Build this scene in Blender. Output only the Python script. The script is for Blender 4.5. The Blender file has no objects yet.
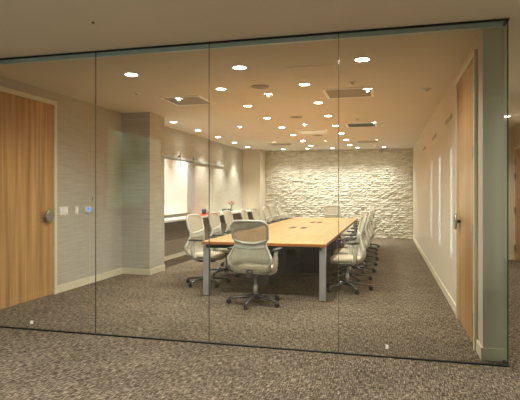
import bpy, bmesh, math, random
from mathutils import Vector, Matrix
random.seed(7)
PI = math.pi
col = bpy.context.scene.collection
H = 2.78          # ceiling height
XL = -4.45        # left wall plane
XR = 0.775        # right wall plane of the room
YG = 4.355         # glass line
YB = 16.0         # stone wall

# ------------------------------------------------------------- materials
def new_mat(name):
    m = bpy.data.materials.new(name); m.use_nodes = True
    nt = m.node_tree
    for n in list(nt.nodes): nt.nodes.remove(n)
    out = nt.nodes.new('ShaderNodeOutputMaterial')
    return m, nt, out
def L(nt, a, b): nt.links.new(a, b)
def N(nt, t, **kw):
    n = nt.nodes.new(t)
    for k, v in kw.items():
        if k in n.inputs.keys(): n.inputs[k].default_value = v
        else: setattr(n, k, v)
    return n
def srgb(r, g, b):
    f = lambda c: (c/255/12.92) if c/255 <= .04045 else ((c/255+.055)/1.055)**2.4
    return (f(r), f(g), f(b), 1)
def coords(nt, scale):
    tc = N(nt, 'ShaderNodeNewGeometry')
    mp = N(nt, 'ShaderNodeMapping'); mp.inputs['Scale'].default_value = scale
    L(nt, tc.outputs['Position'], mp.inputs['Vector'])
    return mp.outputs['Vector']
def ocoords(nt, scale):
    tc = N(nt, 'ShaderNodeTexCoord')
    mp = N(nt, 'ShaderNodeMapping'); mp.inputs['Scale'].default_value = scale
    L(nt, tc.outputs['Object'], mp.inputs['Vector'])
    return mp.outputs['Vector']
def ramp(nt, fac, stops):
    r = N(nt, 'ShaderNodeValToRGB')
    e = r.color_ramp.elements
    while len(e) < len(stops): e.new(.5)
    for i, (p, c) in enumerate(stops): e[i].position = p; e[i].color = c
    L(nt, fac, r.inputs['Fac'])
    return r.outputs['Color']
def plain(name, c, rough=.6, metal=0, spec=.4, noise=0, nscale=20, bump=0):
    m, nt, out = new_mat(name)
    b = N(nt, 'ShaderNodeBsdfPrincipled')
    b.inputs['Roughness'].default_value = rough; b.inputs['Metallic'].default_value = metal
    b.inputs['Specular IOR Level'].default_value = spec
    b.inputs['Base Color'].default_value = c
    nz = N(nt, 'ShaderNodeTexNoise', Scale=nscale, Detail=3)
    L(nt, ocoords(nt, (1,1,1)), nz.inputs['Vector'])
    k = noise if noise else .03
    lo = tuple(x*(1-k) for x in c[:3])+(1,); hi = tuple(min(1, x*(1+k)) for x in c[:3])+(1,)
    L(nt, ramp(nt, nz.outputs['Fac'], [(.3, lo), (.7, hi)]), b.inputs['Base Color'])
    if bump:
        bp = N(nt, 'ShaderNodeBump', Strength=bump, Distance=.005)
        L(nt, nz.outputs['Fac'], bp.inputs['Height']); L(nt, bp.outputs['Normal'], b.inputs['Normal'])
    L(nt, b.outputs[0], out.inputs[0])
    return m
def emis(name, c, s):
    m, nt, out = new_mat(name)
    e = N(nt, 'ShaderNodeEmission'); e.inputs[0].default_value = c; e.inputs[1].default_value = s
    L(nt, e.outputs[0], out.inputs[0]); return m
def glass(name, tint, refl=2.2):
    m, nt, out = new_mat(name)
    t = N(nt, 'ShaderNodeBsdfTransparent'); t.inputs[0].default_value = tint
    g = N(nt, 'ShaderNodeBsdfGlossy'); g.inputs['Roughness'].default_value = 0.0
    g.inputs[0].default_value = (.95, 1, .98, 1)
    f = N(nt, 'ShaderNodeFresnel', IOR=1.45)
    mu = N(nt, 'ShaderNodeMath', operation='MULTIPLY'); mu.inputs[1].default_value = refl
    mx = N(nt, 'ShaderNodeMixShader')
    L(nt, f.outputs[0], mu.inputs[0]); L(nt, mu.outputs[0], mx.inputs[0])
    L(nt, t.outputs[0], mx.inputs[1]); L(nt, g.outputs[0], mx.inputs[2]); L(nt, mx.outputs[0], out.inputs[0])
    return m
def wood(name, a, b, axis_scale, rough=.35, spec=.4):
    m, nt, out = new_mat(name)
    p = N(nt, 'ShaderNodeBsdfPrincipled', Roughness=rough); p.inputs['Specular IOR Level'].default_value = spec
    nz = N(nt, 'ShaderNodeTexNoise', Scale=1.0, Detail=6, Roughness=.6)
    L(nt, coords(nt, axis_scale), nz.inputs['Vector'])
    L(nt, ramp(nt, nz.outputs['Fac'], [(.3, a), (.7, b)]), p.inputs['Base Color'])
    L(nt, p.outputs[0], out.inputs[0])
    return m
def wallpaper(name, a, b):
    m, nt, out = new_mat(name)
    p = N(nt, 'ShaderNodeBsdfPrincipled', Roughness=.75); p.inputs['Specular IOR Level'].default_value = .2
    n1 = N(nt, 'ShaderNodeTexNoise', Scale=1.0, Detail=4); L(nt, coords(nt, (2.5, 2.5, 60)), n1.inputs['Vector'])
    n2 = N(nt, 'ShaderNodeTexNoise', Scale=1.0, Detail=3); L(nt, coords(nt, (60, 60, 3)), n2.inputs['Vector'])
    mx = N(nt, 'ShaderNodeMath', operation='ADD'); L(nt, n1.outputs['Fac'], mx.inputs[0])
    m2 = N(nt, 'ShaderNodeMath', operation='MULTIPLY'); L(nt, n2.outputs['Fac'], m2.inputs[0]); m2.inputs[1].default_value = .4
    L(nt, m2.outputs[0], mx.inputs[1])
    L(nt, ramp(nt, mx.outputs[0], [(.5, a), (.9, b)]), p.inputs['Base Color'])
    L(nt, p.outputs[0], out.inputs[0]); return m
def carpet_mat():
    m, nt, out = new_mat('woven_carpet')
    p = N(nt, 'ShaderNodeBsdfPrincipled', Roughness=.95); p.inputs['Specular IOR Level'].default_value = .05
    a = N(nt, 'ShaderNodeTexNoise', Scale=1.0, Detail=4, Roughness=.65); L(nt, coords(nt, (20, 100, 1)), a.inputs['Vector'])
    b = N(nt, 'ShaderNodeTexNoise', Scale=1.0, Detail=4, Roughness=.65); L(nt, coords(nt, (125, 13, 1)), b.inputs['Vector'])
    c = N(nt, 'ShaderNodeTexNoise', Scale=2.2, Detail=2); L(nt, coords(nt, (1, 1, 1)), c.inputs['Vector'])
    mx = N(nt, 'ShaderNodeMath', operation='ADD'); L(nt, a.outputs['Fac'], mx.inputs[0]); L(nt, b.outputs['Fac'], mx.inputs[1])
    m3 = N(nt, 'ShaderNodeMath', operation='MULTIPLY_ADD'); L(nt, c.outputs['Fac'], m3.inputs[0]); m3.inputs[1].default_value = .12; L(nt, mx.outputs[0], m3.inputs[2])
    L(nt, ramp(nt, m3.outputs[0], [(.0, CARPET[0]), (.0, CARPET[0]), (.0, CARPET[0])]) if 0 else mapr(nt, m3.outputs[0]), p.inputs['Base Color'])
    bp = N(nt, 'ShaderNodeBump', Strength=.5, Distance=.004); L(nt, mx.outputs[0], bp.inputs['Height']); L(nt, bp.outputs['Normal'], p.inputs['Normal'])
    L(nt, p.outputs[0], out.inputs[0]); return m
CARPET = [srgb(38, 32, 27), srgb(106, 94, 79), srgb(190, 175, 150)]
def mapr(nt, v):
    r = N(nt, 'ShaderNodeMapRange'); r.inputs['From Min'].default_value = .78; r.inputs['From Max'].default_value = 1.34
    L(nt, v, r.inputs['Value'])
    return ramp(nt, r.outputs[0], [(.08, CARPET[0]), (.5, CARPET[1]), (.92, CARPET[2])])
def stone_mat():
    m, nt, out = new_mat('split_face_stone')
    p = N(nt, 'ShaderNodeBsdfPrincipled', Roughness=.85); p.inputs['Specular IOR Level'].default_value = .15
    a = N(nt, 'ShaderNodeTexNoise', Scale=1.0, Detail=5, Roughness=.6); L(nt, coords(nt, (5, 5, 13)), a.inputs['Vector'])
    L(nt, ramp(nt, a.outputs['Fac'], [(.3, srgb(196, 190, 170)), (.7, srgb(234, 230, 212))]), p.inputs['Base Color'])
    b = N(nt, 'ShaderNodeTexNoise', Scale=1.0, Detail=5, Roughness=.7); L(nt, coords(nt, (22, 22, 40)), b.inputs['Vector'])
    bp = N(nt, 'ShaderNodeBump', Strength=.7, Distance=.02); L(nt, b.outputs['Fac'], bp.inputs['Height']); L(nt, bp.outputs['Normal'], p.inputs['Normal'])
    L(nt, p.outputs[0], out.inputs[0]); return m
def knit(name, c, alpha):
    m, nt, out = new_mat(name)
    p = N(nt, 'ShaderNodeBsdfPrincipled', Roughness=.8); p.inputs['Specular IOR Level'].default_value = .2
    w = N(nt, 'ShaderNodeTexNoise', Scale=1.0, Detail=2); L(nt, ocoords(nt, (140, 20, 20)), w.inputs['Vector'])
    lo = tuple(x*.82 for x in c[:3])+(1,)
    L(nt, ramp(nt, w.outputs['Fac'], [(.35, lo), (.65, c)]), p.inputs['Base Color'])
    t = N(nt, 'ShaderNodeBsdfTransparent'); mx = N(nt, 'ShaderNodeMixShader'); mx.inputs[0].default_value = alpha
    L(nt, t.outputs[0], mx.inputs[1]); L(nt, p.outputs[0], mx.inputs[2]); L(nt, mx.outputs[0], out.inputs[0]); return m

M = dict(
    ceiling=plain('ceiling_paint', srgb(220, 213, 199), .9, noise=.015, nscale=2),
    wall=wallpaper('linen_wallpaper', srgb(180, 175, 160), srgb(198, 193, 178)),
    wallr=plain('cream_wall_paint', srgb(214, 203, 182), .7, noise=.02, nscale=3),
    carpet=carpet_mat(), stone=stone_mat(),
    base=plain('cream_trim_paint', srgb(226, 218, 190), .5),
    door=wood('door_veneer', srgb(152, 110, 60), srgb(218, 172, 110), (14, 14, .5), .3),
    table=wood('table_veneer', srgb(204, 148, 88), srgb(224, 174, 114), (14, .8, 14), .32, .35),
    edge=plain('table_edge_band', srgb(178, 116, 60), .4),
    glass=glass('clear_glass', (.95, .975, .962, 1)),
    glass_green=glass('green_tinted_glass', (.93, 1, .99, 1)),
    glass_edge=plain('green_glass_edge', srgb(14, 60, 48), .15, spec=.6),
    black=plain('black_metal', srgb(22, 22, 22), .5),
    header=plain('brushed_header_metal', srgb(215, 240, 236), .4),
    chrome=plain('satin_chrome', srgb(205, 210, 214), .3, metal=.65),
    steel=plain('brushed_steel', srgb(170, 170, 165), .35, metal=.9),
    alu=plain('grey_aluminium', srgb(120, 122, 124), .25, metal=.75),
    frame=plain('chair_frame_plastic', srgb(200, 200, 186), .35, noise=.02),
    seat=plain('cream_upholstery', srgb(214, 204, 174), .85, noise=.06, nscale=60, bump=.2),
    mesh=knit('cream_back_knit', srgb(206, 200, 176), .78),
    mesh2=knit('sheer_back_knit', srgb(206, 196, 168), .45),
    dark=plain('dark_rubber', srgb(38, 38, 38), .5),
    pad=plain('grey_arm_pad', srgb(66, 66, 64), .5),
    pedestal=plain('dark_grey_laminate', srgb(104, 108, 114), .3),
    shade_port_black=plain('shade_and_port_black', srgb(18, 18, 20), .5),  # power ports, and the blocks that stand in for shade under the table
    lens=emis('lit_lens', (1, .90, .76, 1), 26),
    trim=plain('white_enamel', srgb(252, 250, 242), .5),
    grille=plain('grey_perforated_metal', srgb(156, 146, 128), .6, noise=.15, nscale=60),
    grille_dark=plain('dark_slotted_metal', srgb(40, 42, 44), .6),
    white=plain('white_plastic', srgb(232, 230, 222), .4),
    screen=emis('blue_lit_display', srgb(90, 140, 220), .7),
    orange=plain('orange_lacquer', srgb(222, 92, 40), .4),
    navy=plain('navy_ceramic', srgb(50, 62, 84), .3),
    red=plain('red_petals', srgb(196, 40, 34), .6),
    leaf=plain('green_leaf', srgb(70, 104, 50), .6),
    board=plain('white_marker_board', srgb(246, 246, 242), .25, spec=.5),
    boardg=plain('pale_grey_panel', srgb(176, 176, 172), .4, noise=.05),
    counter=plain('white_counter', srgb(226, 222, 206), .35),
    cabinet=wallpaper('taupe_cabinet_laminate', srgb(136, 122, 104), srgb(160, 146, 126)),
    outdoor=emis('daylit_garden_view', srgb(150, 170, 110), 1.0),
    daylight=emis('daylight_pane', (.6, .8, 1, 1), 6.0),
)
# a leafy view with bright and dark patches beyond the corridor window
nt = M['outdoor'].node_tree
e = [n for n in nt.nodes if n.type == 'EMISSION'][0]
nz = N(nt, 'ShaderNodeTexNoise', Scale=1.6, Detail=5); L(nt, coords(nt, (1, 1, 1)), nz.inputs['Vector'])
L(nt, ramp(nt, nz.outputs['Fac'], [(.35, srgb(70, 100, 70)), (.65, srgb(150, 180, 150))]), e.inputs[0]); e.inputs[1].default_value = 1.3

# ------------------------------------------------------------- mesh helpers
def obj(name, bm, mat, parent=None, smooth=False, mats=None):
    me = bpy.data.meshes.new(name)
    bmesh.ops.recalc_face_normals(bm, faces=bm.faces[:])
    bm.to_mesh(me); bm.free()
    if mats:
        for m in mats: me.materials.append(M[m])
    else: me.materials.append(M[mat])
    if smooth:
        for p in me.polygons: p.use_smooth = True
    o = bpy.data.objects.new(name, me); col.objects.link(o)
    if parent: o.parent = parent
    return o
def box(bm, x0, x1, y0, y1, z0, z1, bev=0, mi=0):
    r = bmesh.ops.create_cube(bm, size=1)
    vs = r['verts']
    bmesh.ops.scale(bm, vec=(x1-x0, y1-y0, z1-z0), verts=vs)
    bmesh.ops.translate(bm, vec=((x0+x1)/2, (y0+y1)/2, (z0+z1)/2), verts=vs)
    fs = {f for v in vs for f in v.link_faces}
    for f in fs: f.material_index = mi
    if bev:
        es = list({e for v in vs for e in v.link_edges})
        bmesh.ops.bevel(bm, geom=es, offset=bev, segments=2, affect='EDGES', profile=.5)
    return vs
def B(name, dims, mat, parent=None, bev=0):
    bm = bmesh.new(); box(bm, *dims, bev=bev); return obj(name, bm, mat, parent)
def tube(bm, pts, rad, seg=8, closed=False, flat=1.0, caps=True):
    pts = [Vector(p) for p in pts]; n = len(pts)
    rads = rad if isinstance(rad, (list, tuple)) else [rad]*n
    rings = []; up = None
    for i, p in enumerate(pts):
        a = pts[(i-1) % n] if (i > 0 or closed) else p
        b = pts[(i+1) % n] if (i < n-1 or closed) else p
        t = (b-a).normalized()
        if up is None:
            up = Vector((0, 0, 1)) if abs(t.z) < .9 else Vector((0, 1, 0))
        s = t.cross(up).normalized(); u = s.cross(t).normalized(); up = u
        rings.append([bm.verts.new(p + s*math.cos(2*PI*k/seg)*rads[i] + u*math.sin(2*PI*k/seg)*rads[i]*flat) for k in range(seg)])
    m = n if closed else n-1
    for i in range(m):
        A, C = rings[i], rings[(i+1) % n]
        for k in range(seg): bm.faces.new((A[k], A[(k+1) % seg], C[(k+1) % seg], C[k]))
    if not closed and caps: bm.faces.new(rings[0]); bm.faces.new(rings[-1])
def lathe(bm, prof, c=(0, 0, 0), seg=24, close=False, M4=None):
    rings = []
    for r, z in prof:
        vs = []
        for k in range(seg):
            a = 2*PI*k/seg
            v = Vector((r*math.cos(a), r*math.sin(a), z))
            if M4: v = M4 @ v
            vs.append(bm.verts.new(v + Vector(c)))
        rings.append(vs)
    for A, C in zip(rings, rings[1:]):
        for k in range(seg): bm.faces.new((A[k], A[(k+1) % seg], C[(k+1) % seg], C[k]))
    if close:
        for k in range(seg): bm.faces.new((rings[-1][k], rings[-1][(k+1) % seg], rings[0][(k+1) % seg], rings[0][k]))
    else:
        bm.faces.new(rings[0]); bm.faces.new(rings[-1])
def spline(pts, n=6):
    pts = [Vector(p) for p in pts]; out = []
    P = [pts[0]*2-pts[1]] + pts + [pts[-1]*2-pts[-2]]
    for i in range(1, len(P)-2):
        for k in range(n):
            t = k/n; a, b, c, d = P[i-1:i+3]
            out.append(.5*((2*b)+(c-a)*t+(2*a-5*b+4*c-d)*t*t+(3*b-a-3*c+d)*t**3))
    out.append(pts[-1]); return out
def tag(o, label=None, cat=None, group=None, kind=None):
    if label: o['label'] = label
    if cat: o['category'] = cat
    if group: o['group'] = group
    if kind: o['kind'] = kind
    return o
def thing(name, label, cat, loc=(0, 0, 0), rz=0, group=None, kind=None):
    o = bpy.data.objects.new(name, None); col.objects.link(o)
    o.location = loc; o.rotation_euler = (0, 0, rz); o.empty_display_size = .1
    return tag(o, label, cat, group, kind)
def S(name, dims, mat, parent=None, label=None):
    o = B(name, dims, mat, parent)
    if parent is None: o['kind'] = 'structure'
    if label: o['label'] = label
    return o
def copy_tree(o, parent=None):
    c = o.copy(); col.objects.link(c)
    if parent is not None: c.parent = parent
    for ch in list(o.children): copy_tree(ch, c)
    return c

# ------------------------------------------------------------- the setting
S('floor', (-5, 3.2, -8.4, 16.5, -.12, 0), 'carpet', label='brown and beige woven carpet')
S('ceiling', (-5, 3.2, -8.4, 16.5, H, H+.12), 'ceiling', label='smooth cream ceiling')
S('wall_left', (XL-.15, XL, -8.2, 16.3, 0, H), 'wall', label='left wall in beige linen wallpaper')
o = S('wall_column', (XL, -3.92, 7.8, 8.38, 0, H), 'wall', label='boxed column projecting from the left wall')
S('wall_pilaster', (XL, -3.88, 15.3, YB+.02, 0, H), 'wallr', label='narrow beige pilaster left of the stone wall')
S('wall_right', (XR, .94, 4.50, 16.3, 0, H), 'wallr', label='right wall of the meeting room')
S('wall_corridor_end', (.94, 2.6, 11.5, 11.65, 0, H), 'wallr', label='wall at the end of the side corridor')
S('wall_corridor_right', (2.6, 2.75, .9, 11.65, 0, H), 'wallr', label='right wall of the side corridor')
S('wall_rear_right', (1.3, 1.45, -8.2, 1.0, 0, H), 'wallr', label='corridor wall behind the viewpoint')
S('wall_rear_return', (1.45, 2.6, .9, 1.0, 0, H), 'wallr')
S('wall_rear', (XL, 1.3, -8.35, -8.2, 0, H), 'wallr')

# stone wall of irregular ledger stones
bm = bmesh.new()
box(bm, -3.88, XR, YB+.03, YB+.3, 0, H)
z = 0.0; rows = 0
while z < H-.01:
    h = min(random.uniform(.045, .085), H-z)
    if H-z-h < .03: h = H-z
    x = -3.88
    while x < XR-.001:
        w = random.uniform(.08, .26); x2 = min(x+w, XR)
        if XR-x2 < .08: x2 = XR
        d = random.uniform(.006, .036)
        nx = max(2, int((x2-x)/.06)); g = []
        for j in range(3):
            row = []
            for i in range(nx+1):
                px = x+(x2-x)*i/nx; pz = z+h*j/2
                ed = 0 if (0 < i < nx and j == 1) else .022
                pz2 = pz
                if 0 < i < nx and j == 1: pz2 += random.uniform(-.2, .2)*h
                row.append(bm.verts.new((px, YB-d+ed+random.uniform(-.012, .012), pz2)))
            g.append(row)
        for j in range(2):
            for i in range(nx): bm.faces.new((g[j][i], g[j][i+1], g[j+1][i+1], g[j+1][i]))
        # sides back to the wall
        loop = [g[0][i] for i in range(nx+1)] + [g[1][nx]] + [g[2][i] for i in range(nx, -1, -1)] + [g[1][0]]
        bk = [bm.verts.new((v.co.x, YB+.03, v.co.z)) for v in loop]
        for i in range(len(loop)):
            j = (i+1) % len(loop); bm.faces.new((loop[i], loop[j], bk[j], bk[i]))
        x = x2
    z += h
o = obj('wall_back', bm, 'stone'); tag(o, 'far wall clad in pale split-face stacked stone', kind='structure')

# baseboards
def base(name, dims): S(name, dims, 'base')
bh = .10
base('baseboard_left', (XL, XL+.016, 6.02, 7.784, 0, bh))
base('baseboard_left_near', (XL, XL+.016, 1.6, 4.50, 0, bh))
base('baseboard_column', (XL+.016, -3.904, 7.784, 7.8, 0, bh))
base('baseboard_column_side', (-3.92, -3.904, 7.8, 8.38, 0, bh))
base('baseboard_left_far', (XL, XL+.016, 8.4, 15.3, 0, bh))
base('baseboard_right', (XR-.016, XR, 5.98, 15.9, 0, bh))
base('baseboard_right_near', (XR-.016, XR, 4.50, 4.73, 0, bh))
base('baseboard_right_end', (XR-.016, .94, 4.484, 4.50, 0, bh))
base('baseboard_corridor_end', (.94, 2.584, 11.484, 11.5, 0, bh))
base('baseboard_corridor_right', (2.584, 2.6, 1.0, 10.2, 0, bh))

# doors: wooden leaf in a cream frame, round pull disc and hinges
def door(name, x, sgn, y0, y1, top, handle_y, hinge_y, label):
    # sgn +1: opens onto +X side of plane x
    d = thing(name, label, None, (0, 0, 0), kind='structure')
    X = lambda a, b: (x+a*sgn, x+b*sgn) if sgn > 0 else (x-b, x-a)
    a, b = X(0, .012); B('door_leaf', (a, b, y0, y1, .012, top), 'door', d)
    fw = .055
    bm = bmesh.new(); a, b = X(0, .03)
    box(bm, a, b, y0-fw, y0, 0, top+fw); box(bm, a, b, y1, y1+fw, 0, top+fw); box(bm, a, b, y0, y1, top, top+fw)
    obj('door_frame', bm, 'base', d)
    R = Matrix.Rotation(PI/2*sgn, 4, 'Y')
    bm = bmesh.new(); lathe(bm, [(.018, 0), (.018, .035), (.085, .04), (.09, .047), (.085, .056), (.0785, .0575), (.02, .05)], (x+.012*sgn, handle_y, 1.085), 28, M4=R)
    obj('pull_disc', bm, 'steel', d, True)
    for hz in (.26, 1.05, 1.75, top-.25):
        bm = bmesh.new(); a, b = X(.012, .034); box(bm, a, b, hinge_y-.02, hinge_y+.02, hz-.06, hz+.06, .003)
        obj('hinge', bm, 'steel', d)
    return d
door('door_1', XL, 1, 4.6, 5.955, 2.60, 5.82, 4.62, 'tall wooden door with round pull in the left wall')
door('door_2', XR, -1, 4.79, 5.90, 2.60, 5.76, 4.82, 'tall wooden door with round pull in the right wall')
door('door_3', 2.6, -1, 10.25, 11.40, 2.30, 10.4, 11.38, 'brown wooden door in the side corridor')
# doors and windows behind the viewpoint, seen in the glass as reflections
def win(name, x, sgn, y0, y1, z0, z1, mat):
    w = thing(name, None, None, kind='structure')
    X = lambda a, b: (x+a*sgn, x+b*sgn) if sgn > 0 else (x-b, x-a)
    a, b = X(.0, .01); B('pane', (a, b, y0, y1, z0, z1), mat, w)
    bm = bmesh.new(); a, b = X(0, .04); f = .05
    box(bm, a, b, y0-f, y0, z0-f, z1+f); box(bm, a, b, y1, y1+f, z0-f, z1+f); box(bm, a, b, y0, y1, z0-f, z0); box(bm, a, b, y0, y1, z1, z1+f)
    obj('window_frame', bm, 'base', w)
win('window_1', XL, 1, -.6, 1.4, 1.18, 2.45, 'outdoor')
win('window_2', 1.3, -1, -2.2, -1.9, .12, 2.3, 'daylight')
win('window_3', 1.3, -1, -4.6, -4.2, .12, 2.3, 'daylight')
win('window_4', 1.3, -1, -7.0, -6.6, .12, 2.3, 'daylight')

# ------------------------------------------------------------- glass front
gf = thing('wall_front', 'frameless floor to ceiling glass front of the meeting room', None, kind='structure')
xs = [XL, -3.99, -2.765, -1.587, -.4015, .94]
for i in range(5):
    bm = bmesh.new()
    x0, x1 = xs[i]+.002, xs[i+1]-.002
    # single sheet with real green edges
    v = [bm.verts.new(p) for p in ((x0, YG, .012), (x1, YG, .012), (x1, YG, H-.012), (x0, YG, H-.012))]
    bm.faces.new(v)
    g = obj('glass_panel', bm, 'glass', gf)
    bm = bmesh.new()
    e0 = .0035 if i < 4 else .0075
    box(bm, x1-e0, x1+.001 if i < 4 else x1, YG-.006, YG+.006, .012, H-.012)
    obj('glass_edge', bm, 'glass_edge' if i == 4 else 'alu', gf)
bm = bmesh.new(); box(bm, XL, .945, YG-.012, YG+.012, H-.012, H); box(bm, .925, .945, YG+.012, 4.50, H-.012, H)
obj('top_track', bm, 'black', gf)
bm = bmesh.new(); box(bm, XL, .9, YG+.013, YG+.05, H-.052, H); obj('header_channel', bm, 'header', gf)
bm = bmesh.new(); box(bm, XL, .945, YG-.011, YG+.011, 0, .012); box(bm, .925, .945, YG+.011, 4.50, 0, .012)
obj('bottom_track', bm, 'black', gf)
bm = bmesh.new(); v = [bm.verts.new(p) for p in ((.935, YG+.008, .012), (.935, 4.498, .012), (.935, 4.498, H-.012), (.935, YG+.008, H-.012))]; bm.faces.new(v)
obj('return_panel', bm, 'glass_green', gf)
bm = bmesh.new(); v = [bm.verts.new(p) for p in ((.775, 4.45, .012), (.918, 4.45, .012), (.918, 4.45, H-.06), (.775, 4.45, H-.06))]; bm.faces.new(v)
obj('side_fin', bm, 'glass_green', gf)
for (x, z) in ((-3.50, .06), (.0, .075)):
    bm = bmesh.new(); box(bm, x-.012, x+.012, YG-.012, YG+.012, z, z+.03, .002); obj('glass_clip', bm, 'trim', gf)
for x in (-.4056,):
    pass

# ------------------------------------------------------------- ceiling fittings
ordn = ['first', 'second', 'third', 'fourth', 'fifth', 'sixth', 'seventh', 'eighth', 'ninth']
def make_downlight(label, x, y, r=.062):
    t = thing('downlight', label, 'ceiling light', (x, y, H), group='recessed round downlights')
    bm = bmesh.new(); lathe(bm, [(r, 0), (r+.016, 0), (r+.016, -.004), (r+.004, -.008), (r, -.006)], seg=24, close=True)
    obj('trim_ring', bm, 'trim', t, True)
    bm = bmesh.new(); lathe(bm, [(r-.0005, 0), (r-.0005, -.004), (.02, -.005)], seg=24)
    obj('lens', bm, 'lens', t)
    return t
dl = make_downlight('x', 0, 0)
first = [True]
WARM = (1, .975, .87)
def downlight(label, x, y, power=55, angle=150, blend=1, tilt=0, colr=WARM, s=1):
    if first[0]: t = dl; first[0] = False
    else:
        t = dl.copy(); col.objects.link(t)
        for ch in list(dl.children):
            if ch.type == 'MESH': k = ch.copy(); col.objects.link(k); k.parent = t
    t.location = (x, y, H); t['label'] = label; t.scale = (s, s, 1)
    ld = bpy.data.lights.new('lamp', 'SPOT'); ld.energy = power; ld.color = colr
    ld.spot_size = math.radians(angle); ld.spot_blend = blend; ld.shadow_soft_size = .02
    lo = bpy.data.objects.new('lamp', ld); col.objects.link(lo); lo.parent = t; lo.location = (0, 0, -.026)
    return t
P_ = 34
for i in range(7):
    yy = [6.32, 7.64, 8.96, 10.29, 11.65, 13.02, 14.4][i]
    downlight(f'downlight over the left edge of the table, {ordn[i]} in its row from the glass', -2.14, yy, P_)
    downlight(f'downlight over the right edge of the table, {ordn[i]} in its row from the glass', -1.02, yy, P_)
for xx, w_ in ((-2.9, 'left of the table'), (-1.58, 'in front of the table'), (-.25, 'near the right wall')):
    downlight(f'larger downlight just inside the glass, {w_}', xx, 5.3, P_*1.3, s=1.15)
for i, yy in enumerate((9.0, 10.3, 11.65, 13.0, 14.34)):
    downlight(f'wall washing downlight beside the left wall, {ordn[i]} from the column', -4.02, yy, 76, 92, .9)
for i, xx in enumerate((-3.15, -2.38, -1.62, -.86, -.09)):
    downlight(f'downlight close to the stone wall, {ordn[i]} from the pilaster', xx, 15.32, 50, 122, 1, colr=(1, .98, .94))
downlight('downlight in the side corridor right of the glass', 2.08, 9.8, 60)
for i, yy in enumerate((6.6, 3.6)):
    downlight(f'corridor downlight to the right of the glass box, {("beside it", "before it")[i]}', 1.9, yy, 50)
for i, yy in enumerate((1.93, -1.23, -4.45)):
    for xx, w_ in ((-2.95, 'left'), (-1.6, 'middle'), (-.25, 'right')):
        downlight(f'corridor downlight outside the glass, {w_} one of the {ordn[i]} row', xx, yy, 58, 168, 1, colr=(1, .995, .97))
def vent(label, x0, x1, y0, y1, face, kind='square', frame='trim'):
    cx, cy = (x0+x1)/2, (y0+y1)/2
    t = thing('ceiling_vent', label, 'ceiling vent', (cx, cy, H), group='square ceiling vents')
    a, b = (x1-x0)/2, (y1-y0)/2
    bm = bmesh.new(); f = .036
    for d in ((-a, a, -b, -b+f), (-a, a, b-f, b), (-a, -a+f, -b+f, b-f), (a-f, a, -b+f, b-f)): box(bm, *d, -.012, 0)
    obj('vent_frame', bm, frame, t)
    bm = bmesh.new()
    if kind == 'slots':
        for k in range(9):
            y = -b+f+(2*b-2*f)*(k+.5)/9; box(bm, -a+f, a-f, y-.012, y+.012, -.010, -.002)
    else: box(bm, -a+f, a-f, -b+f, b-f, -.008, 0)
    obj('vent_grille', bm, face, t)
vent('grey perforated square ceiling vent left of the table rows', -3.2, -2.58, 6.65, 7.32, 'grille')
vent('grey perforated square ceiling vent right of the table, nearest', -.84, -.18, 6.67, 7.32, 'grille')
vent('dark slotted ceiling vent behind the perforated one, right side', -.80, -.2, 10.0, 10.6, 'grille_dark')
vent('faint ceiling vent at the far right near the stone wall', -.79, -.2, 13.35, 13.9, 'grille', frame='ceiling')
vent('faint ceiling vent at the far left near the stone wall', -3.2, -2.55, 13.45, 14.0, 'grille', frame='ceiling')
t = thing('ceiling_panel', 'bright white square panel in the middle of the ceiling', 'ceiling panel', (-1.6, 11.05, H))
bm = bmesh.new(); box(bm, -.31, .31, -.27, .27, -.03, 0, .004); obj('cover', bm, 'board', t)
bm = bmesh.new(); box(bm, -.33, .33, -.29, .29, -.008, 0); obj('panel_frame', bm, 'trim', t)
t = thing('access_hatch', 'faint square access hatch in the ceiling nearest the glass', 'access hatch', (-.815, 5.69, H))
bm = bmesh.new(); f = .012
for d in ((-.26, .26, -.27, -.27+f), (-.26, .26, .27-f, .27), (-.26, -.26+f, -.27+f, .27-f), (.26-f, .26, -.27+f, .27-f)): box(bm, *d, -.004, 0)
obj('hatch_frame', bm, 'base', t)
bm = bmesh.new(); box(bm, -.24, .24, -.25, .25, -.003, 0); obj('hatch_cover', bm, 'ceiling', t)
for n, yy in enumerate((6.31, 8.98, 11.9)):
    t = thing('ceiling_speaker', f'dark round ceiling speaker over the table, {ordn[n]} from the glass', 'speaker', (-1.6, yy, H), group='round ceiling speakers')
    bm = bmesh.new(); lathe(bm, [(.10, 0), (.115, 0), (.115, -.006), (.10, -.008)], seg=28, close=True); obj('speaker_rim', bm, 'grille', t, True)
    bm = bmesh.new(); lathe(bm, [(.099, 0), (.099, -.005), (.03, -.009)], seg=28); obj('speaker_grille', bm, 'grille', t)
def puck(name, label, cat, x, y, r, h, mat, neck):
    t = thing(name, label, cat, (x, y, H))
    bm = bmesh.new(); lathe(bm, [(r, 0), (r, -.012), (r*.5, -.016)], seg=20); obj('base_plate', bm, mat, t, True)
    bm = bmesh.new(); lathe(bm, [(r*.45, -.012), (r*.5, -h*.8), (r*.2, -h)], seg=16); obj(neck, bm, 'steel' if name == 'sprinkler' else mat, t, True)
puck('sprinkler', 'small sprinkler cap left of the first left vent', 'sprinkler', -3.36, 6.3, .045, .03, 'trim', 'sprinkler_head')
puck('sprinkler', 'small sprinkler cap in front of the first right vent', 'sprinkler', -.42, 6.34, .045, .03, 'trim', 'sprinkler_head')
puck('sprinkler', 'small sprinkler cap in front of the dark slotted vent', 'sprinkler', -.54, 9.43, .045, .03, 'trim', 'sprinkler_head')
puck('sprinkler', 'tiny dark cap in the corridor ceiling outside the glass', 'sprinkler', -2.32, 3.61, .012, .012, 'alu', 'sprinkler_head')
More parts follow.
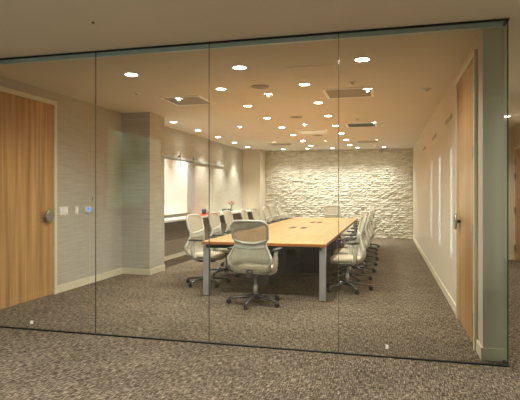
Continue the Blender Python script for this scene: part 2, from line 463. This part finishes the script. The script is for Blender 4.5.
puck('smoke_detector', 'white smoke detector on the ceiling near the right wall', 'smoke detector', .50, 7.0, .075, .045, 'white', 'sensor_dome')
# three slots reflected from the corridor, built as solid shapes on the right wall
for i, yy in enumerate((6.85, 8.9, 11.2)):
    t = thing('reflected_slot', f'slim dark slot reflection shaped on the right wall, {ordn[i]} from the glass', 'slot reflection', (XR, yy, 2.34), group='slot reflections on the right wall')
    bm = bmesh.new(); box(bm, -.012, 0, -.32, .32, -.03, .03, .003); obj('reflection_rim', bm, 'wallr', t)
    bm = bmesh.new(); box(bm, -.015, -.006, -.30, .30, -.018, .018); obj('reflection_core', bm, 'grille', t)

# ------------------------------------------------------------- left wall fittings
def wallplate(name, label, cat, y, z, w, h, n):
    t = thing(name, label, cat, (XL, y, z))
    bm = bmesh.new(); box(bm, 0, .008, -w/2, w/2, -h/2, h/2, .002); obj('plate', bm, 'white', t)
    for k in range(n):
        yy = -w/2+w*(k+.5)/n
        bm = bmesh.new(); box(bm, .007, .014, yy-.018, yy+.018, -.035, .035, .002); obj('rocker', bm, 'trim', t)
wallplate('light_switch', 'wide white switch plate with three rockers beside the left door', 'switch', 6.19, 1.14, .19, .12, 3)
wallplate('light_switch', 'single white switch plate left of the wall thermostat', 'switch', 6.50, 1.14, .08, .12, 1)
t = thing('thermostat', 'white thermostat with a small blue display on the left wall', 'thermostat', (XL, 6.77, 1.14))
bm = bmesh.new(); box(bm, 0, .03, -.07, .07, -.045, .045, .006); obj('case', bm, 'white', t)
bm = bmesh.new(); box(bm, .029, .033, -.045, .05, -.015, .035); obj('display', bm, 'screen', t)
t = thing('wall_hook', 'small dark L-shaped hook on the wall above the thermostat', 'hook', (XL, 6.92, 1.27))
bm = bmesh.new(); tube(bm, [(.004, 0, .05), (.006, 0, -.01), (.02, .01, -.03), (.04, .03, -.03)], .006); obj('hook_arm', bm, 'steel', t)
bm = bmesh.new(); box(bm, 0, .006, -.012, .012, -.01, .06, .001); obj('hook_plate', bm, 'alu', t)

# ledge
t = thing('counter_ledge', 'long white counter ledge running along the left wall', 'counter', (XL, 8.4, 0))
B('countertop', (0, .46, 0, 6.88, .845, .885), 'counter', t, bev=.004)
B('back_panel', (.001, .03, 0, 6.88, .10, .845), 'cabinet', t)
for yy in (.0, 2.3, 4.6, 6.84):
    B('bracket', (.03, .40, yy, yy+.04, .60, .845), 'cabinet', t)
# sliding boards on a rail
t = thing('board_rail', 'slim steel rail along the left wall above the boards', 'rail', (XL, 8.4, 2.16))
bm = bmesh.new(); box(bm, .03, .045, 0, 4.85, -.026, .026); obj('rail_bar', bm, 'chrome', t)
for yy in (.2, 1.6, 3.2, 4.6):
    bm = bmesh.new(); box(bm, 0, .03, yy-.012, yy+.012, -.012, .012); obj('standoff', bm, 'steel', t)
def board(label, y0, y1, x, mat, hang):
    t = thing('sliding_board', label, 'whiteboard', (XL, (y0+y1)/2, 1.5), group='sliding boards on the rail')
    w = (y1-y0)/2
    B('board_panel', (x, x+.012, -w, w, -.545, .60), mat, t, bev=.002)
    for h in hang:
        bm = bmesh.new(); box(bm, x+.012, x+.022, h-(y0+y1)/2-.016, h-(y0+y1)/2+.016, .5, .76, .002)
        box(bm, .044, x+.022, h-(y0+y1)/2-.016, h-(y0+y1)/2+.016, .68, .715); obj('hanger', bm, 'steel', t)
board('bright white sliding marker board beside the column', 8.6, 10.52, .075, 'board', (8.9, 10.12))
board('grey sliding board just right of the white marker board', 10.2, 11.05, .05, 'boardg', (10.98,))
# things on the ledge
t = thing('serving_tray', 'long flat orange tray on the white counter ledge', 'tray', (-4.18, 11.2, .885), 0)
bm = bmesh.new(); box(bm, -.14, .14, -.68, .68, 0, .012, .003); obj('tray_base', bm, 'orange', t)
bm = bmesh.new()
for d in ((-.14, .14, -.68, -.665), (-.14, .14, .665, .68), (-.14, -.125, -.665, .665), (.125, .14, -.665, .665)): box(bm, *d, .012, .035)
obj('tray_rim', bm, 'orange', t)
t = thing('mug', 'navy blue mug standing on the orange tray', 'mug', (-4.15, 11.02, .898))
bm = bmesh.new(); lathe(bm, [(.05, 0), (.055, .13), (.048, .13), (.045, .01)], seg=20); obj('body', bm, 'navy', t, True)
bm = bmesh.new(); tube(bm, spline([(.05, 0, .10), (.09, 0, .09), (.09, 0, .04), (.05, 0, .03)]), .007); obj('handle', bm, 'navy', t, True)
t = thing('flower_vase', 'small glass vase holding red flowers on the counter ledge', 'vase of flowers', (-4.2, 13.3, .885))
bm = bmesh.new(); lathe(bm, [(.03, 0), (.04, .04), (.022, .10), (.026, .12), (.018, .10), (.03, .04), (.025, .006)], seg=16); obj('vase', bm, 'steel', t, True)
for k in range(6):
    a = k*1.05; dx, dy = .06*math.cos(a), .085*math.sin(a); hh = .22+.03*(k % 3)
    bm = bmesh.new(); tube(bm, spline([(0, 0, .09), (dx*.4, dy*.4, .18), (dx, dy, hh)]), .004, 6)
    s = obj('flower_stem', bm, 'leaf', t)
    bm = bmesh.new()
    for q in range(5):
        b = q*2*PI/5
        r = bmesh.ops.create_icosphere(bm, subdivisions=1, radius=.019); bmesh.ops.scale(bm, vec=(1, 1, .6), verts=r['verts'])
        bmesh.ops.translate(bm, vec=(dx+.017*math.cos(b), dy+.017*math.sin(b), hh), verts=r['verts'])
    obj('blossom', bm, 'red', s)
t = thing('drinks_tray', 'oval white tray for drinks beside the red flowers', 'tray', (-4.2, 12.85, .885))
bm = bmesh.new(); lathe(bm, [(.16, 0), (.19, .02), (.185, .022), (.15, .006)], seg=28); s = obj('dish', bm, 'trim', t, True); s.scale = (.9, 1.3, 1)
for k in range(4):
    t = thing('tumbler', f'clear tumbler on the oval white tray, {ordn[k]} from the glass front', 'tumbler', (-4.2+(.05 if k % 2 else -.05), 12.72+.085*k, .893), group='tumblers on the white tray')
    bm = bmesh.new(); lathe(bm, [(.026, 0), (.032, .09), (.030, .09), (.024, .006)], seg=14); obj('tumbler_body', bm, 'glass', t, True)

# ------------------------------------------------------------- table
TX0, TX1, TY0, TY1, TZ = -2.43, -.756, 6.35, 13.5, .74
t = thing('conference_table', 'long light wood conference table on chrome legs in the meeting room', 'table', ((TX0+TX1)/2, TY0, 0))
w = (TX1-TX0)/2; ln = TY1-TY0; md = ln/2
for a, b in ((0, md-.002), (md+.002, ln)):
    bm = bmesh.new(); box(bm, -w, w, a, b, TZ-.004, TZ); obj('tabletop', bm, 'table', t)
    bm = bmesh.new(); box(bm, -w, w, a, b, TZ-.036, TZ-.004); obj('edge_band', bm, 'edge', t)
bm = bmesh.new()
for d in ((-w+.05, w-.05, .05, .09), (-w+.05, w-.05, ln-.09, ln-.05), (-w+.05, -w+.09, .09, ln-.09), (w-.09, w-.05, .09, ln-.09)): box(bm, *d, TZ-.09, TZ-.036)
obj('apron_frame', bm, 'black', t)
for sx in (-1, 1):
    for yy in (.05, md-.04, ln-.13):
        bm = bmesh.new(); x = sx*(w-.045 if yy != md-.04 else .60); box(bm, x-.04, x+.04, yy, yy+.08, .008, TZ-.036, .003)
        lg = obj('table_leg', bm, 'chrome', t)
        bm = bmesh.new(); lathe(bm, [(.025, 0), (.025, .01)], (x, yy+.04, 0), 14); obj('foot', bm, 'dark', lg)
for a, b in ((.99, 2.09), (2.39, 3.3), (3.9, 4.8), (5.1, 6.0)):
    B('pedestal', (-.33, -.135, a, b, 0.004, TZ-.04), 'pedestal', t, bev=.003)
for a, b in ((2.3, 4.0), (4.3, 6.0)):  # black blocks added to deepen the shade under the table
    B('shade_block', (.12, .50, a, b, 0.004, TZ-.04), 'shade_port_black', t, bev=.003)
for (x, y) in ((-.14, 3.05), (.06, 3.05), (-.03, 4.9), (.12, 4.9)):
    m_ = B('power_port', (x-.05, x+.05, y-.22, y+.22, TZ-.003, TZ+.004), 'shade_port_black', t)

# ------------------------------------------------------------- chairs
def strip(bm, rows, thick=0):
    g = [[bm.verts.new(p) for p in r] for r in rows]
    for A, C in zip(g, g[1:]):
        for i in range(len(A)-1): bm.faces.new((A[i], A[i+1], C[i+1], C[i]))
def prof(s):    # s = height of the back -> (y, half width)
    tab = [(.43, -.17, .17), (.46, -.215, .235), (.52, -.25, .262), (.58, -.252, .266), (.64, -.238, .246), (.70, -.222, .218), (.76, -.216, .202), (.80, -.22, .204), (.85, -.232, .222), (.93, -.254, .234), (1.0, -.268, .232), (1.05, -.275, .20)]
    for a, b in zip(tab, tab[1:]):
        if s <= b[0]+1e-9:
            t_ = (s-a[0])/(b[0]-a[0]); t2 = t_
            return a[1]+(b[1]-a[1])*t2, a[2]+(b[2]-a[2])*t2
    return tab[-1][1:]
def bp(z, u):   # point on the back surface, u in -1..1
    y, w_ = prof(z); return Vector((u*w_, y+.045*u*u, z))
def make_chair():
    c = thing('conference_chair', 'x', 'chair', (0, 0, 0))
    # five star base
    bm = bmesh.new(); lathe(bm, [(.035, .065), (.045, .075), (.045, .105), (.03, .125)], seg=16); hub = obj('base_hub', bm, 'alu', c, True)
    for k in range(5):
        a = PI/2+PI*2*k/5+PI/5; dx, dy = math.cos(a), math.sin(a)
        bm = bmesh.new(); tube(bm, [(dx*.03, dy*.03, .100), (dx*.15, dy*.15, .095), (dx*.25, dy*.25, .082), (dx*.335, dy*.335, .066)], [.030, .027, .022, .017], 8, flat=.8)
        arm = obj('base_leg', bm, 'alu', c, True)
        bm = bmesh.new()
        R = Matrix.Rotation(a+.5, 4, 'Z') @ Matrix.Rotation(PI/2, 4, 'X')
        for off in (-.022, .006):
            lathe(bm, [(.022, off), (.030, off+.003), (.030, off+.013), (.022, off+.016)], (dx*.335, dy*.335, .030), 14, M4=R)
        tube(bm, [(dx*.335, dy*.335, .03), (dx*.335, dy*.335, .066)], .009, 8)
        obj('caster', bm, 'dark', arm, True)
    bm = bmesh.new(); lathe(bm, [(.026, .10), (.026, .24), (.017, .245), (.017, .36)], seg=14); obj('gas_column', bm, 'chrome', c, True)
    # mechanism
    bm = bmesh.new(); box(bm, -.07, .07, -.14, .12, .345, .405, .015)
    tube(bm, spline([(0, -.10, .37), (0, -.19, .385), (0, -.215, .45)]), [.045]*13, 8, flat=.5)
    obj('tilt_mechanism', bm, 'alu', c, True)
    # seat pan and cushion
    def seat_shape(grow, z0, z1, zc):
        bm = bmesh.new(); n = 32; rings = []
        for rr, zz in ((.0, z0), (.85, z0), (.98, z0+.012), (1.0, (z0+z1)/2), (.97, z1-.012), (.86, z1), (.45, z1-zc), (.0, z1-zc)):
            ring = []
            for k in range(n):
                a = 2*PI*k/n; ex = .55
                cx_, sx_ = math.cos(a), math.sin(a)
                x = math.copysign(abs(cx_)**ex, cx_)*(.245+grow)*rr; y = .025+math.copysign(abs(sx_)**ex, sx_)*(.225+grow)*rr
                z_ = zz - (.03*max(0, (y-.15)/.1)**2 if y > .15 else 0)
                ring.append(bm.verts.new((x, y, z_)))
            rings.append(ring)
        for A, C in zip(rings, rings[1:]):
            for k in range(n): bm.faces.new((A[k], A[(k+1) % n], C[(k+1) % n], C[k]))
        bmesh.ops.remove_doubles(bm, verts=bm.verts[:], dist=.0004)
        return bm
    obj('seat', seat_shape(0, .425, .485, .012), 'seat', c, True)
    obj('seat_pan', seat_shape(-.012, .398, .428, 0), 'frame', c, True)
    # back frame
    bm = bmesh.new()
    top = [bp(.80, u) for u in (-.4, 0, .4)] + [bp(z_, 1) for z_ in (.82, .88, .95, 1.0)] + [bp(1.04, .9), bp(1.05, .6), bp(1.052, 0), bp(1.05, -.6), bp(1.04, -.9)] + [bp(z_, -1) for z_ in (1.0, .95, .88, .82)]
    for p in top[:3]: p.z -= .02
    sp = spline(top+[top[0]], 3)[:-1]
    tube(bm, sp, .0145, 8, closed=True, flat=1.2)
    # yoke joining the upper loop to the lower wings
    rows = []
    for z_ in (.715, .74, .77, .795):
        rows.append([bp(z_, u)+Vector((0, -.006, (.018*u*u if z_ < .73 else 0))) for u in [q/5 for q in range(-5, 6)]])
    strip(bm, rows)
    rows = [[p+Vector((0, .012, 0)) for p in r] for r in rows]; strip(bm, rows)
    for s_ in (-1, 1):
        tube(bm, spline([bp(.80, s_), bp(.74, s_), bp(.66, s_)+Vector((s_*.01, 0, 0)), bp(.58, s_)+Vector((s_*.015, 0, 0)), bp(.51, s_)+Vector((0, 0, 0)), bp(.455, s_*.95), bp(.435, s_*.5), bp(.43, 0)], 4), [.013]*5+[.015]*5+[.02]*15+[.017]*4, 8, flat=1.3)
    obj('back_frame', bm, 'frame', c, True)
    bm = bmesh.new()
    strip(bm, [[bp(z_, u*.98) if z_ < 1.03 else bp(z_, u*.93) for u in [q/6 for q in range(-6, 7)]] for z_ in (.79, .84, .89, .94, 1.0, 1.03, 1.045)])
    obj('backrest', bm, 'mesh', c, True)
    bm = bmesh.new()
    strip(bm, [[bp(z_, u*.97) for u in [q/6 for q in range(-6, 7)]] for z_ in (.45, .50, .56, .62, .68, .74)])
    obj('lower_back', bm, 'mesh', c, True)
    # arms
    for s_ in (-1, 1):
        bm = bmesh.new()
        tube(bm, spline([(s_*.20, -.06, .40), (s_*.265, -.06, .43), (s_*.29, -.08, .50), (s_*.295, -.08, .62), (s_*.295, -.05, .688)], 4), [.022]*5+[.03]*7+[.024]*5, 8, flat=1.1)
        a_ = obj('armrest', bm, 'frame', c, True)
        bm = bmesh.new(); box(bm, s_*.295-.036, s_*.295+.036, -.14, .11, .685, .710, .012); obj('arm_pad', bm, 'pad', a_, True)
    return c
chair = make_chair()
used = [False]
def place(x, y, rz, label, group=None):
    if not used[0]: o = chair; used[0] = True
    else: o = copy_tree(chair)
    o.location = (x, y, 0); o.rotation_euler = (0, 0, rz); o['label'] = label
    if group: o['group'] = group
    elif 'group' in o: del o['group']
G = 'conference chairs around the table'
place(-1.60, 6.07, math.radians(-6), 'cream mesh conference chair at the near end of the table, its back to the glass', G)
for i in range(8):
    j = random.uniform(-5, 5)
    place(-2.68+random.uniform(-.03, .03), 7.2+.93*i, math.radians(-90+(-8 if i == 0 else j)), f'cream conference chair on the left side of the table, {ordn[i]} from the glass', G)
for i in range(8):
    j = random.uniform(-2, 2)
    place(-.56+random.uniform(-.03, .03), 7.28+.84*i, math.radians(100+j), f'cream conference chair on the right side of the table, {ordn[i]} from the glass', G)
place(-1.5, 13.95, math.radians(180), 'conference chair at the far end of the table, before the stone wall', G)

# ------------------------------------------------------------- world, camera
w_ = bpy.data.worlds.new('World'); bpy.context.scene.world = w_; w_.use_nodes = True
w_.node_tree.nodes['Background'].inputs[0].default_value = (.9, .85, .75, 1); w_.node_tree.nodes['Background'].inputs[1].default_value = .2
cd = bpy.data.cameras.new('camera'); cam = bpy.data.objects.new('camera', cd); col.objects.link(cam)
cd.sensor_fit = 'HORIZONTAL'; cd.sensor_width = 36; cd.lens = 36*500/520
cd.shift_y = -6/520
cam.location = (0, 0, 1.38)
cam.rotation_euler = (PI/2, 0, math.radians(14.25))
sc = bpy.context.scene; sc.camera = cam
sc.view_settings.view_transform = 'Standard'; sc.view_settings.look = 'None'
sc.view_settings.exposure = 0.97; sc.view_settings.gamma = 1; sc.view_settings.use_curve_mapping = False
cy = sc.cycles
cy.max_bounces = 14; cy.diffuse_bounces = 7; cy.glossy_bounces = 4; cy.transparent_max_bounces = 16
cy.caustics_reflective = False; cy.caustics_refractive = False; cy.sample_clamp_indirect = 4
cy.use_denoising = True; cy.use_light_tree = True
